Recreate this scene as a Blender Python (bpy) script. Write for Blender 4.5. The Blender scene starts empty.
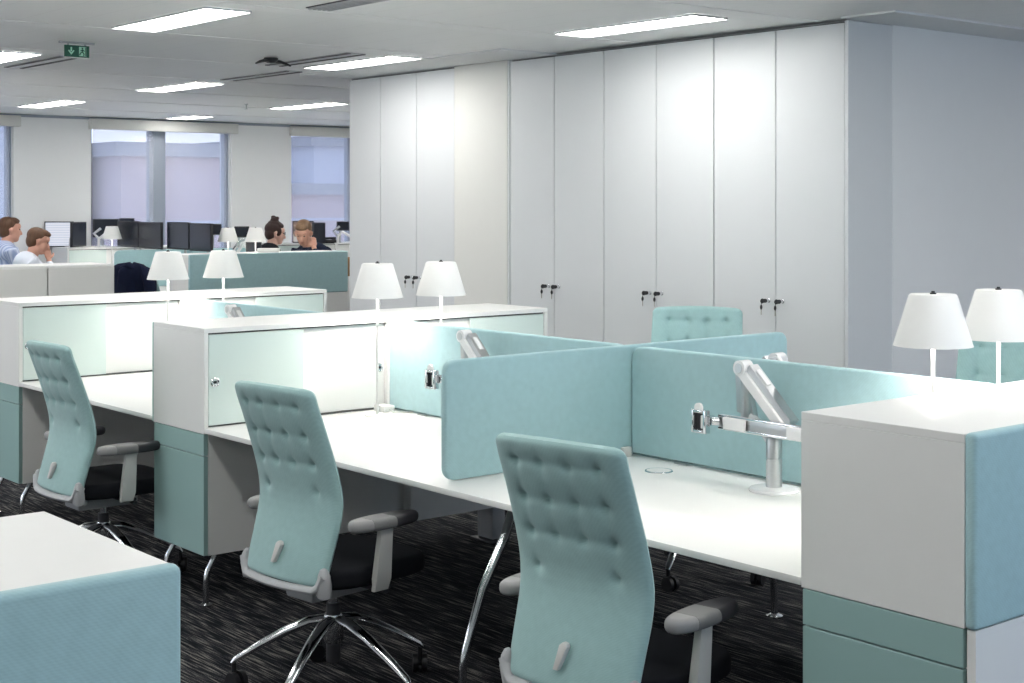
import bpy, bmesh, math, random
from mathutils import Vector, Matrix, Euler
random.seed(7)
PI = math.pi
SC = bpy.context.scene
COL = SC.collection

# ------------------------------------------------------------------ camera geometry
F, Y0, TH, CH = 1466.4, 203.5, 0.6902, 1.66
SN, CS = math.sin(TH), math.cos(TH)
def at(px, Y):
    """floor position seen in image column px at distance Y along the view axis"""
    X = Y * (px - 512) / F
    return (X * CS + Y * SN, -X * SN + Y * CS)

# ------------------------------------------------------------------ materials
def srgb(r, g, b):
    f = lambda c: (c / 12.92 if c <= .04045 else ((c + .055) / 1.055) ** 2.4)
    return (f(r / 255), f(g / 255), f(b / 255), 1)

def pmat(name, col, rough=.5, metal=0., spec=.5, noise=0., scale=60., bump=0., sheen=0., stretch=None, coat=0.):
    m = bpy.data.materials.new(name); m.use_nodes = True
    nt = m.node_tree; b = nt.nodes['Principled BSDF']
    b.inputs['Base Color'].default_value = col
    b.inputs['Roughness'].default_value = rough
    b.inputs['Metallic'].default_value = metal
    b.inputs['Specular IOR Level'].default_value = spec
    if sheen: b.inputs['Sheen Weight'].default_value = sheen
    if coat: b.inputs['Coat Weight'].default_value = coat
    if noise or bump:
        tc = nt.nodes.new('ShaderNodeTexCoord')
        mp = nt.nodes.new('ShaderNodeMapping')
        if stretch: mp.inputs['Scale'].default_value = stretch
        nz = nt.nodes.new('ShaderNodeTexNoise'); nz.inputs['Scale'].default_value = scale
        nz.inputs['Detail'].default_value = 4
        nt.links.new(tc.outputs['Object'], mp.inputs['Vector'])
        nt.links.new(mp.outputs['Vector'], nz.inputs['Vector'])
        if noise:
            mx = nt.nodes.new('ShaderNodeMix'); mx.data_type = 'RGBA'
            mx.inputs['A'].default_value = [c * (1 - noise) for c in col[:3]] + [1]
            mx.inputs['B'].default_value = [min(1, c * (1 + noise)) for c in col[:3]] + [1]
            nt.links.new(nz.outputs['Fac'], mx.inputs['Factor'])
            nt.links.new(mx.outputs['Result'], b.inputs['Base Color'])
        if bump:
            bp = nt.nodes.new('ShaderNodeBump'); bp.inputs['Strength'].default_value = bump
            bp.inputs['Distance'].default_value = .002
            nt.links.new(nz.outputs['Fac'], bp.inputs['Height'])
            nt.links.new(bp.outputs['Normal'], b.inputs['Normal'])
    return m

def emat(name, col, strength):
    m = bpy.data.materials.new(name); m.use_nodes = True
    b = m.node_tree.nodes['Principled BSDF']
    b.inputs['Base Color'].default_value = (.8, .8, .8, 1)
    b.inputs['Emission Color'].default_value = col
    b.inputs['Emission Strength'].default_value = strength
    return m

def fabric_mat(name, col):
    """woven wool: fine warp and weft lines with a little mottling"""
    m = pmat(name, col, .95, spec=.15, sheen=.25)
    nt = m.node_tree; b = nt.nodes['Principled BSDF']
    tc = nt.nodes.new('ShaderNodeTexCoord')
    def wave(direction, sc):
        w = nt.nodes.new('ShaderNodeTexWave'); w.bands_direction = direction
        w.inputs['Scale'].default_value = sc; w.inputs['Distortion'].default_value = 3
        w.inputs['Detail'].default_value = 2
        nt.links.new(tc.outputs['Object'], w.inputs['Vector']); return w
    w1, w2 = wave('Z', 75), wave('DIAGONAL', 60)
    nz = nt.nodes.new('ShaderNodeTexNoise'); nz.inputs['Scale'].default_value = 45; nz.inputs['Detail'].default_value = 6
    nt.links.new(tc.outputs['Object'], nz.inputs['Vector'])
    a = nt.nodes.new('ShaderNodeMath'); a.operation = 'ADD'
    nt.links.new(w1.outputs['Fac'], a.inputs[0]); nt.links.new(w2.outputs['Fac'], a.inputs[1])
    a2 = nt.nodes.new('ShaderNodeMath'); a2.operation = 'MULTIPLY_ADD'
    nt.links.new(a.outputs[0], a2.inputs[0]); a2.inputs[1].default_value = .25
    nt.links.new(nz.outputs['Fac'], a2.inputs[2])
    rp = nt.nodes.new('ShaderNodeMapRange'); rp.inputs['From Min'].default_value = .3; rp.inputs['From Max'].default_value = 1.1
    nt.links.new(a2.outputs[0], rp.inputs['Value'])
    mx = nt.nodes.new('ShaderNodeMix'); mx.data_type = 'RGBA'
    mx.inputs['A'].default_value = [c * .93 for c in col[:3]] + [1]
    mx.inputs['B'].default_value = [min(1, c * 1.07) for c in col[:3]] + [1]
    nt.links.new(rp.outputs['Result'], mx.inputs['Factor']); nt.links.new(mx.outputs['Result'], b.inputs['Base Color'])
    bp = nt.nodes.new('ShaderNodeBump'); bp.inputs['Strength'].default_value = .12; bp.inputs['Distance'].default_value = .001
    nt.links.new(a2.outputs[0], bp.inputs['Height']); nt.links.new(bp.outputs['Normal'], b.inputs['Normal'])
    return m

M = {}
M['white'] = pmat('white_laminate', (.77, .775, .755, 1), .38, noise=.012, scale=20)
M['door_white'] = pmat('white_lacquer_doors', (.67, .69, .70, 1), .45, noise=.01, scale=8)
M['column'] = pmat('warm_white_plaster', (.72, .72, .685, 1), .7, noise=.01, scale=12)
M['wall'] = pmat('wall_paint', (.80, .81, .81, 1), .8, noise=.012, scale=9, bump=.05)
M['teal_glass'] = pmat('pale_aqua_lacquer', (.62, .72, .685, 1), .3, noise=.01, scale=10)
M['teal_drawer'] = pmat('aqua_drawer_lacquer', (.29, .445, .43, 1), .35, noise=.012, scale=10)
M['fabric'] = fabric_mat('aqua_wool', (.37, .555, .58, 1))
M['chair_fabric'] = fabric_mat('aqua_upholstery', (.315, .48, .475, 1))
M['seat'] = pmat('charcoal_seat_fabric', (.012, .013, .016, 1), .95, noise=.2, scale=300, spec=.1)
M['plastic'] = pmat('soft_grey_plastic', (.40, .41, .42, 1), .5)
M['plastic_light'] = pmat('pale_grey_plastic', (.62, .62, .59, 1), .5)
M['plastic_mid'] = pmat('mid_grey_soft_plastic', (.27, .27, .268, 1), .55)
M['plastic_dark'] = pmat('dark_grey_plastic', (.035, .035, .04, 1), .5)
M['pad'] = pmat('grey_soft_pad', (.19, .19, .19, 1), .6, noise=.03)
M['black'] = pmat('black_plastic', (.012, .012, .014, 1), .4)
M['chrome'] = pmat('polished_aluminium', (.75, .76, .78, 1), .13, 1.)
M['alu'] = pmat('satin_aluminium', (.55, .56, .57, 1), .35, 1.)
M['dark_metal'] = pmat('dark_steel', (.03, .032, .036, 1), .4, .6)
M['lamp'] = pmat('white_enamel', (.78, .78, .76, 1), .5)
M['gloss_white'] = pmat('gloss_white', (.82, .82, .82, 1), .25)
M['screen_off'] = pmat('dark_monitor_screen', (.010, .013, .022, 1), .25)
M['bezel'] = pmat('monitor_bezel', (.008, .009, .012, 1), .45)
M['batten'] = pmat('ceiling_batten_white', (.95, .95, .94, 1), .5)
M['led'] = emat('ceiling_light_diffuser', (1, .98, .95, 1), 19.5)
M['bulb'] = emat('lamp_bulb_glow', (1, .96, .92, 1), 40)
M['key'] = pmat('brass_key', (.35, .33, .28, 1), .35, 1.)
M['groove'] = pmat('shadow_gap', (.05, .055, .055, 1), .8)
M['grille'] = pmat('vent_grille', (.08, .08, .085, 1), .6)
M['frame'] = pmat('window_frame_grey', (.32, .36, .42, 1), .5, .3)
M['brown'] = pmat('brown_board', (.33, .19, .08, 1), .7, noise=.15, scale=20)
M['paper'] = pmat('paper_white', (.8, .8, .77, 1), .8)
M['navy'] = pmat('navy_wool', (.008, .011, .028, 1), .95, noise=.25, scale=40, bump=.3, spec=.1)
M['skin'] = pmat('skin', (.62, .33, .24, 1), .55, noise=.05, scale=30)
M['skin_pale'] = pmat('skin_pale', (.70, .42, .33, 1), .55, noise=.04, scale=30)
M['hair_brown'] = pmat('hair_brown', (.10, .045, .020, 1), .6, noise=.45, scale=70, bump=.5, stretch=(1, 1, .3))
M['hair_dark'] = pmat('hair_dark_auburn', (.030, .009, .006, 1), .6, noise=.45, scale=70, bump=.5, stretch=(1, 1, .3))
M['hair_sandy'] = pmat('hair_sandy', (.20, .115, .060, 1), .6, noise=.4, scale=70, bump=.5, stretch=(1, 1, .3))
M['eye'] = pmat('eye_dark', (.02, .015, .012, 1), .3)
M['lips'] = pmat('lips', (.45, .16, .14, 1), .5)
M['shirt_white'] = pmat('shirt_white', (.66, .70, .78, 1), .85, bump=.3, scale=14)
M['knit_black'] = pmat('black_knit', (.010, .010, .013, 1), .95, bump=.3, scale=30, spec=.1)
M['suit'] = pmat('dark_blue_suit', (.018, .024, .045, 1), .9, bump=.2, scale=30, spec=.1)
M['trouser'] = pmat('dark_trousers', (.02, .022, .03, 1), .9)
M['green'] = pmat('exit_green', srgb(10, 84, 62), .4)
M['mint'] = pmat('exit_pictogram', srgb(170, 225, 200), .5)

def shirt_blue():
    m = pmat('shirt_blue_check', (.40, .48, .68, 1), .85)
    nt = m.node_tree; b = nt.nodes['Principled BSDF']
    tc = nt.nodes.new('ShaderNodeTexCoord'); w = nt.nodes.new('ShaderNodeTexWave'); w.bands_direction = 'Y'
    w.inputs['Scale'].default_value = 12; w.inputs['Distortion'].default_value = 1
    nt.links.new(tc.outputs['Object'], w.inputs['Vector'])
    mx = nt.nodes.new('ShaderNodeMix'); mx.data_type = 'RGBA'
    mx.inputs['A'].default_value = (.30, .38, .60, 1); mx.inputs['B'].default_value = (.60, .66, .80, 1)
    nt.links.new(w.outputs['Fac'], mx.inputs['Factor']); nt.links.new(mx.outputs['Result'], b.inputs['Base Color'])
    return m
M['shirt_blue'] = shirt_blue()

def carpet():
    m = pmat('streaked_carpet', (.03, .03, .03, 1), .98, spec=.05)
    nt = m.node_tree; b = nt.nodes['Principled BSDF']; L = nt.links.new
    tc = nt.nodes.new('ShaderNodeTexCoord')
    def noise(scale, st, det=3):
        mp = nt.nodes.new('ShaderNodeMapping'); mp.inputs['Scale'].default_value = st
        n = nt.nodes.new('ShaderNodeTexNoise'); n.inputs['Scale'].default_value = scale; n.inputs['Detail'].default_value = det
        L(tc.outputs['Object'], mp.inputs['Vector']); L(mp.outputs['Vector'], n.inputs['Vector']); return n
    fine = noise(26, (4.3, .24, 1), 3)         # long thin streaks running along the benches
    wide = noise(5, (3, .15, 1), 2)
    tuft = noise(240, (1, 1, 1), 2)
    r1 = nt.nodes.new('ShaderNodeValToRGB'); e = r1.color_ramp.elements
    e[0].position = .44; e[0].color = (.011, .012, .015, 1)
    e[1].position = .76; e[1].color = (.27, .255, .23, 1)
    n = e.new(.56); n.color = (.044, .045, .050, 1)
    mixn = nt.nodes.new('ShaderNodeMath'); mixn.operation = 'MULTIPLY_ADD'; mixn.inputs[1].default_value = .35
    L(wide.outputs['Fac'], mixn.inputs[0]); L(fine.outputs['Fac'], mixn.inputs[2])
    s1 = nt.nodes.new('ShaderNodeMath'); s1.operation = 'SUBTRACT'; s1.inputs[1].default_value = .175
    L(mixn.outputs[0], s1.inputs[0])
    t1 = nt.nodes.new('ShaderNodeMath'); t1.operation = 'MULTIPLY_ADD'; t1.inputs[1].default_value = .42
    L(tuft.outputs['Fac'], t1.inputs[0]); L(s1.outputs[0], t1.inputs[2])
    s2 = nt.nodes.new('ShaderNodeMath'); s2.operation = 'SUBTRACT'; s2.inputs[1].default_value = .21
    L(t1.outputs[0], s2.inputs[0])
    L(s2.outputs[0], r1.inputs['Fac']); L(r1.outputs['Color'], b.inputs['Base Color'])
    bp = nt.nodes.new('ShaderNodeBump'); bp.inputs['Strength'].default_value = .5; bp.inputs['Distance'].default_value = .003
    L(t1.outputs[0], bp.inputs['Height']); L(bp.outputs['Normal'], b.inputs['Normal'])
    return m
M['carpet'] = carpet()

def ceiling_mat():
    """satin metal planks .275 m wide, joints running along y"""
    m = pmat('metal_ceiling_planks', (.92, .925, .91, 1), .42)
    nt = m.node_tree; b = nt.nodes['Principled BSDF']; L = nt.links.new
    tc = nt.nodes.new('ShaderNodeTexCoord'); sx = nt.nodes.new('ShaderNodeSeparateXYZ'); L(tc.outputs['Object'], sx.inputs[0])
    a = nt.nodes.new('ShaderNodeMath'); a.operation = 'SUBTRACT'; a.inputs[1].default_value = 3.679; L(sx.outputs['X'], a.inputs[0])
    d = nt.nodes.new('ShaderNodeMath'); d.operation = 'DIVIDE'; d.inputs[1].default_value = .275; L(a.outputs[0], d.inputs[0])
    f = nt.nodes.new('ShaderNodeMath'); f.operation = 'FRACT'; L(d.outputs[0], f.inputs[0])
    p = nt.nodes.new('ShaderNodeMath'); p.operation = 'PINGPONG'; p.inputs[1].default_value = .5; L(f.outputs[0], p.inputs[0])
    r = nt.nodes.new('ShaderNodeMapRange'); r.inputs['From Min'].default_value = 0; r.inputs['From Max'].default_value = .014
    L(p.outputs[0], r.inputs['Value'])
    mx = nt.nodes.new('ShaderNodeMix'); mx.data_type = 'RGBA'
    mx.inputs['A'].default_value = (.80, .805, .79, 1); mx.inputs['B'].default_value = (.92, .925, .91, 1)
    L(r.outputs['Result'], mx.inputs['Factor']); L(mx.outputs['Result'], b.inputs['Base Color'])
    bp = nt.nodes.new('ShaderNodeBump'); bp.inputs['Strength'].default_value = .4; bp.inputs['Distance'].default_value = .003
    L(r.outputs['Result'], bp.inputs['Height']); L(bp.outputs['Normal'], b.inputs['Normal'])
    return m
M['ceiling'] = ceiling_mat()

def document_mat():
    m = bpy.data.materials.new('document_on_screen'); m.use_nodes = True
    nt = m.node_tree; b = nt.nodes['Principled BSDF']; L = nt.links.new
    tc = nt.nodes.new('ShaderNodeTexCoord'); w = nt.nodes.new('ShaderNodeTexWave'); w.bands_direction = 'Z'
    w.inputs['Scale'].default_value = 11; w.inputs['Distortion'].default_value = .4
    L(tc.outputs['Object'], w.inputs['Vector'])
    r = nt.nodes.new('ShaderNodeValToRGB'); r.color_ramp.elements[0].color = (.62, .68, .82, 1); r.color_ramp.elements[0].position = .1
    r.color_ramp.elements[1].color = (.82, .85, .95, 1); r.color_ramp.elements[1].position = .35
    L(w.outputs['Fac'], r.inputs['Fac']); L(r.outputs['Color'], b.inputs['Emission Color'])
    b.inputs['Emission Strength'].default_value = .8; b.inputs['Base Color'].default_value = (.02, .02, .02, 1)
    return m
M['doc'] = document_mat()
def photo_mat():
    m = bpy.data.materials.new('photo_page_on_screen'); m.use_nodes = True
    nt = m.node_tree; b = nt.nodes['Principled BSDF']; L = nt.links.new
    tc = nt.nodes.new('ShaderNodeTexCoord'); n = nt.nodes.new('ShaderNodeTexNoise'); n.inputs['Scale'].default_value = 9
    L(tc.outputs['Object'], n.inputs['Vector'])
    r = nt.nodes.new('ShaderNodeValToRGB'); e = r.color_ramp.elements
    e[0].color = (.05, .06, .08, 1); e[0].position = .38; e[1].color = (.75, .72, .68, 1); e[1].position = .6
    k = e.new(.5); k.color = (.35, .22, .16, 1)
    L(n.outputs['Fac'], r.inputs['Fac']); L(r.outputs['Color'], b.inputs['Emission Color'])
    b.inputs['Emission Strength'].default_value = .6; b.inputs['Base Color'].default_value = (.02, .02, .02, 1)
    return m
M['photo'] = photo_mat()

def glass_mat():
    m = bpy.data.materials.new('window_glass'); m.use_nodes = True
    nt = m.node_tree; nt.nodes.remove(nt.nodes['Principled BSDF']); o = nt.nodes['Material Output']
    t = nt.nodes.new('ShaderNodeBsdfTransparent'); t.inputs[0].default_value = (.93, .96, 1, 1)
    g = nt.nodes.new('ShaderNodeBsdfGlossy'); g.inputs['Roughness'].default_value = .05
    mx = nt.nodes.new('ShaderNodeMixShader'); mx.inputs[0].default_value = .07
    nt.links.new(t.outputs[0], mx.inputs[1]); nt.links.new(g.outputs[0], mx.inputs[2]); nt.links.new(mx.outputs[0], o.inputs[0])
    return m
M['glass'] = glass_mat()
def blind_mat():
    m = bpy.data.materials.new('sheer_roller_blind'); m.use_nodes = True
    nt = m.node_tree; nt.nodes.remove(nt.nodes['Principled BSDF']); o = nt.nodes['Material Output']
    t = nt.nodes.new('ShaderNodeBsdfTransparent'); d = nt.nodes.new('ShaderNodeBsdfTranslucent')
    d.inputs[0].default_value = (.80, .80, .83, 1)
    e = nt.nodes.new('ShaderNodeBsdfDiffuse'); e.inputs[0].default_value = (.62, .62, .66, 1)
    m1 = nt.nodes.new('ShaderNodeMixShader'); m1.inputs[0].default_value = .5
    nt.links.new(d.outputs[0], m1.inputs[1]); nt.links.new(e.outputs[0], m1.inputs[2])
    mx = nt.nodes.new('ShaderNodeMixShader'); mx.inputs[0].default_value = .30
    nt.links.new(t.outputs[0], mx.inputs[1]); nt.links.new(m1.outputs[0], mx.inputs[2]); nt.links.new(mx.outputs[0], o.inputs[0])
    return m
M['blind'] = blind_mat()
M['city_a'] = pmat('pink_brick_building', (.60, .47, .47, 1), .9, noise=.05, scale=1)
M['city_b'] = pmat('pale_concrete_building', (.62, .64, .72, 1), .9, noise=.05, scale=1)
M['street'] = pmat('street_surface', (.4, .4, .42, 1), .9)

# ------------------------------------------------------------------ mesh helpers
class MB:
    def __init__(s): s.bm = bmesh.new()
    def box(s, x0, x1, y0, y1, z0, z1, bev=0., seg=2):
        r = bmesh.ops.create_cube(s.bm, size=1)
        mt = Matrix.Translation(((x0+x1)/2, (y0+y1)/2, (z0+z1)/2)) @ Matrix.Diagonal((x1-x0, y1-y0, z1-z0, 1))
        bmesh.ops.transform(s.bm, matrix=mt, verts=r['verts'])
        if bev:
            ed = list({e for v in r['verts'] for e in v.link_edges})
            bmesh.ops.bevel(s.bm, geom=ed, offset=bev, segments=seg, affect='EDGES', profile=.5)
        return s
    def cone(s, p0, p1, r0, r1=None, n=20, caps=True):
        r1 = r0 if r1 is None else r1
        p0, p1 = Vector(p0), Vector(p1); d = p1 - p0
        r = bmesh.ops.create_cone(s.bm, cap_ends=caps, segments=n, radius1=r0, radius2=r1, depth=d.length)
        q = Vector((0, 0, 1)).rotation_difference(d.normalized())
        bmesh.ops.transform(s.bm, matrix=Matrix.Translation((p0+p1)/2) @ q.to_matrix().to_4x4(), verts=r['verts'])
        return s
    def ball(s, c, r, n=16):
        rr = (r, r, r) if not hasattr(r, '__len__') else r
        q = bmesh.ops.create_uvsphere(s.bm, u_segments=n, v_segments=max(6, n//2+2), radius=1)
        bmesh.ops.transform(s.bm, matrix=Matrix.Translation(c) @ Matrix.Diagonal((*rr, 1)), verts=q['verts'])
        return s
    def tube(s, pts, rad, n=14, flat=1., cap=True):
        """swept tube through pts; rad number or list; flat squashes the second axis"""
        pts = [Vector(p) for p in pts]; R = rad if hasattr(rad, '__len__') else [rad]*len(pts)
        prev = None; rings = []
        up = Vector((0, 0, 1))
        for i, p in enumerate(pts):
            t = (pts[min(i+1, len(pts)-1)] - pts[max(i-1, 0)]).normalized()
            if prev is None:
                a = t.cross(up)
                if a.length < 1e-3: a = t.cross(Vector((1, 0, 0)))
            else: a = prev - t * prev.dot(t)
            a.normalize(); prev = a; b = t.cross(a)
            rings.append([s.bm.verts.new(p + a*math.cos(2*PI*k/n)*R[i] + b*math.sin(2*PI*k/n)*R[i]*flat) for k in range(n)])
        for i in range(len(rings)-1):
            for k in range(n):
                s.bm.faces.new((rings[i][k], rings[i][(k+1) % n], rings[i+1][(k+1) % n], rings[i+1][k]))
        if cap: s.bm.faces.new(rings[0][::-1]); s.bm.faces.new(rings[-1])
        return s
    def lathe(s, prof, c=(0, 0, 0), n=40):
        rings = []
        for r, z in prof:
            if r < 1e-6: rings.append([s.bm.verts.new((c[0], c[1], c[2]+z))])
            else: rings.append([s.bm.verts.new((c[0]+r*math.cos(2*PI*k/n), c[1]+r*math.sin(2*PI*k/n), c[2]+z)) for k in range(n)])
        for A, B in zip(rings, rings[1:]):
            for k in range(n):
                k2 = (k+1) % n
                if len(A) == 1 and len(B) == 1: continue
                if len(A) == 1: s.bm.faces.new((A[0], B[k], B[k2]))
                elif len(B) == 1: s.bm.faces.new((A[k], B[0], A[k2]))
                else: s.bm.faces.new((A[k], B[k], B[k2], A[k2]))
        return s
    def prism(s, pts, vec, bev=0., seg=3):
        """polygon pts (3-D, planar) extruded by vec"""
        vs = [s.bm.verts.new(p) for p in pts]; f = s.bm.faces.new(vs)
        r = bmesh.ops.extrude_face_region(s.bm, geom=[f])
        nv = [g for g in r['geom'] if isinstance(g, bmesh.types.BMVert)]
        bmesh.ops.translate(s.bm, vec=vec, verts=nv)
        if bev:
            top = set(nv); bot = set(vs)
            ed = [e for e in s.bm.edges if (e.verts[0] in top and e.verts[1] in top) or (e.verts[0] in bot and e.verts[1] in bot)]
            bmesh.ops.bevel(s.bm, geom=ed, offset=bev, segments=seg, affect='EDGES', profile=.5)
        return s
    def build(s, name, mat, parent=None, smooth=True, loc=None, label=None):
        bmesh.ops.recalc_face_normals(s.bm, faces=s.bm.faces)
        me = bpy.data.meshes.new(name); s.bm.to_mesh(me); s.bm.free()
        me.materials.append(mat)
        if smooth:
            for p in me.polygons: p.use_smooth = True
            try: me.set_sharp_from_angle(angle=math.radians(32))
            except Exception: pass
        o = bpy.data.objects.new(name, me); COL.objects.link(o)
        if parent: o.parent = parent
        if loc: o.location = loc
        if label: o['label'] = label
        return o

def tag(o, label, cat, group=None, kind=None):
    o['label'] = label; o['category'] = cat
    if group: o['group'] = group
    if kind: o['kind'] = kind
    return o
def thing(name, loc, rz, label, cat, group=None):
    o = bpy.data.objects.new(name, None); COL.objects.link(o); o.empty_display_size = .1
    o.location = loc; o.rotation_euler = (0, 0, rz)
    return tag(o, label, cat, group)
def struct(o): o['kind'] = 'structure'; return o
def copy_tree(o, parent=None):
    c = o.copy(); COL.objects.link(c)
    if parent: c.parent = parent
    for ch in list(o.children): copy_tree(ch, c)
    return c
def dup(o, loc, rz, label):
    c = copy_tree(o); c.location = loc; c.rotation_euler = (0, 0, rz); c['label'] = label
    return c

def rrect(w0, w1, z0, z1, r, n=8, corners=(1, 1, 1, 1)):
    """rounded rectangle outline in (w,z); corners: bl, br, tr, tl"""
    out = []
    for (cx, cz, a0, on) in ((w0, z0, PI, corners[0]), (w1, z0, 1.5*PI, corners[1]), (w1, z1, 0, corners[2]), (w0, z1, .5*PI, corners[3])):
        rr = r if on else .004
        px = cx + rr if cx == w0 else cx - rr; pz = cz + rr if cz == z0 else cz - rr
        for k in range(n+1):
            a = a0 + .5*PI*k/n; out.append((px + rr*math.cos(a), pz + rr*math.sin(a)))
    return out

# ------------------------------------------------------------------ the room
XL, XR, YB, YF, HC = -3.0, 12.6, -3.0, 16.75, 2.70
XW, YW0, YW1 = 6.67, 5.12, 10.19      # wardrobe wall block
def slab(name, mat, *b):
    return struct(MB().box(*b).build(name, mat, smooth=False))
slab('floor', M['carpet'], XL, XR, YB, YF, -.1, 0)
slab('ceiling', M['ceiling'], XL, XR, YB, YF, HC, HC+.12)
leftbays = [(7., 10.), (11.5, 14.5)]  # openings added in the unseen left wall to let fill light in
mbl = MB(); yy = YB
for a, b in leftbays:
    mbl.box(XL-.2, XL, yy, a, 0, HC); mbl.box(XL-.2, XL, a, b, 0, .8); mbl.box(XL-.2, XL, a, b, 2.5, HC); yy = b
mbl.box(XL-.2, XL, yy, YF, 0, HC)
struct(mbl.build('wall_left', M['wall'], smooth=False))
slab('wall_right', M['wall'], XR, XR+.15, YB, YF, 0, HC)
# wall block behind the wardrobes and the wall running right from it
slab('wall_core', M['wall'], 7.07, XR, YW0, YW1, 0, HC)
# window wall at the far end: piers and window bays
def wall_with_windows(name, y0, y1, bays, zs, zt, mat):
    mb = MB(); x = XL
    for a, b in bays:
        mb.box(x, a, y0, y1, 0, HC); mb.box(a, b, y0, y1, 0, zs)
        if zt < HC: mb.box(a, b, y0, y1, zt, HC)
        x = b
    mb.box(x, XR, y0, y1, 0, HC)
    return struct(mb.build(name, mat, smooth=False))
bays = [(4.55, 6.36), (7.29, 9.18), (10.06, 12.0)]
wall_with_windows('wall_far', YF, YF+.32, bays, .45, HC-.02, M['wall'])
backbays = [(2.4, 4.8), (5.4, 8.8)]
wall_with_windows('wall_back', YB-.25, YB, backbays, .8, 2.5, M['wall'])

def window(n, a, b, mull):
    y = YF + .10
    w = thing('window_%d' % n, ((a+b)/2, y, .45), 0, '', 'window'); 
    for k in ('label', 'category'): del w[k]
    w['kind'] = 'structure'
    hw = (b-a)/2
    fr = MB()
    fr.box(-hw, -hw+.055, 0, .08, 0, 2.2, .004).box(hw-.055, hw, 0, .08, 0, 2.2, .004)
    fr.box(-hw+.055, hw-.055, 0, .08, 0, .06, .004).box(-hw+.055, hw-.055, 0, .08, 2.14, 2.2, .004)
    m0, m1 = mull[0]-(a+b)/2, mull[1]-(a+b)/2
    fr.box(m0, m1, 0, .08, .06, 2.14, .004)
    fr.build('window_frame', M['frame'], w, False)
    MB().box(-hw+.055, m0, .04, .046, .06, 2.14).build('pane', M['glass'], w, False)
    MB().box(m1, hw-.055, .04, .046, .06, 2.14).build('pane', M['glass'], w, False)
    # blind cassette on the room side of the wall head and the sheer cloth hanging from it
    MB().box(-hw-.03, hw+.05, -.19, -.08, 2.10, 2.225, .006).build('blind_cassette', M['plastic_light'], w)
    MB().box(-hw+.04, m0+.03, -.055, -.053, .1, 2.13).build('roller_blind', M['blind'], w, False)
    MB().box(m1-.03, hw-.04, -.055, -.053, .1, 2.13).build('roller_blind', M['blind'], w, False)
    for s in (-1, 1):
        MB().box(s*hw-.012 if s > 0 else -hw, s*hw if s > 0 else -hw+.012, -.08, -.03, .05, 2.1).build('side_channel', M['plastic_light'], w, False)
    return w
window(1, *bays[0], (5.35, 5.55)); window(2, *bays[1], (8.09, 8.31)); window(3, *bays[2], (11.0, 11.2))

# buildings and street beyond the windows
for nm, m, b, lab in (
    ('building', M['city_a'], (13.75, 17.6, 30, 38, -6, 2.7), 'pinkish office building seen through the middle window behind the blinds'),
    ('building', M['city_b'], (8.5, 13.5, 31, 40, -6, 5.6), 'pale grey building left of the pinkish one beyond the windows'),
    ('building', M['city_b'], (23.6, 34, 38, 46, -6, 3.4), 'hazy pale taller building behind the right-hand window'),
    ('building', M['city_a'], (18.2, 23.1, 34, 44, -6, 1.9), 'low pinkish building beneath the sky behind the right-hand window')):
    t = thing(nm, ((b[0]+b[1])/2, (b[2]+b[3])/2, -6), 0, lab, 'building', 'buildings across the street')
    hx, hy = (b[1]-b[0])/2, (b[3]-b[2])/2
    MB().box(-hx, hx, -hy, hy, 0, b[5]+6).build('wall', m, t, False)
    MB().box(-hx-.2, hx+.2, -hy-.2, hy+.2, b[5]+6, b[5]+6.3).build('roof_parapet', M['street'], t, False)
    for fl in range(4):
        MB().box(-hx+.5, hx-.5, -hy-.05, -hy+.02, 1.2+fl*3., 1.27+fl*3.).build('window_band', M['city_b'], t, False)
slab('ground', M['street'], -40, 70, 18, 80, -6.3, -6.0)

# ceiling battens between the modules, plaster margins by the walls
k = 0
for y in [8.31 + 1.45*i for i in range(-7, 6)]:
    xe = 6.2 if y > 7.6 and y < YW1 else (XW-.01 if y > 4.75 and y <= 7.6 else XR-.02)
    k += 1
    struct(MB().box(XL+.02, xe, y-.09, y+.09, HC-.004, HC-.0005).build('trim_%d' % k, M['batten'], smooth=False))
k += 1; struct(MB().box(6.2, XW+.02, 7.62, YW1, HC-.012, HC-.0005).build('trim_%d' % k, M['wall'], smooth=False))
k += 1; struct(MB().box(6.60, XR-.02, 4.76, YW0-.0005, HC-.012, HC-.0005).build('trim_%d' % k, M['wall'], smooth=False))
k += 1; struct(MB().box(XL+.02, XR-.02, YF-.012, YF-.0005, HC-.035, HC-.005).build('trim_%d' % k, M['frame'], smooth=False))

# ------------------------------------------------------------------ ceiling fittings
def ceiling_light(x, y, L, label, first=[None]):
    W = .27
    if first[0] is None:
        t = thing('ceiling_light', (x, y, HC), 0, label, 'ceiling light', 'recessed ceiling lights')
        fr = MB()
        for a in ((-.006, 0, 0, L), (W, W+.006, 0, L), (0, W, -.006, 0), (0, W, L, L+.006)):
            fr.box(a[0], a[1], a[2], a[3], -.012, -.0006)
        fr.build('frame', M['alu'], t, False)
        MB().box(0, W, 0, L, -.008, -.0008).build('diffuser', M['led'], t, False)
        first[0] = t; return t
    c = dup(first[0], (x, y, HC), 0, label)
    c.scale = (1, L/1.15, 1)
    return c
cols = {3.68: 4.10, 5.88: 5.56, 8.10: 4.10}
names = {(5.88, 0): 'recessed ceiling light nearest the tall white cupboards, at top centre',
         (5.88, 1): 'recessed ceiling light above the far section of tall white cupboards',
         (5.88, 2): 'recessed ceiling light farther back, right of the exit sign',
         (5.88, 3): 'small recessed ceiling light at far left, near the window wall',
         (3.68, 1): 'large recessed ceiling light at top left, nearest on the left',
         (3.68, 2): 'recessed ceiling light cut by the left frame edge, beside the exit sign',
         (8.10, 3): 'recessed ceiling light over the far desks just left of the cupboards',
         (8.10, 4): 'smallest recessed ceiling light, right above the middle window'}
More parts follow.
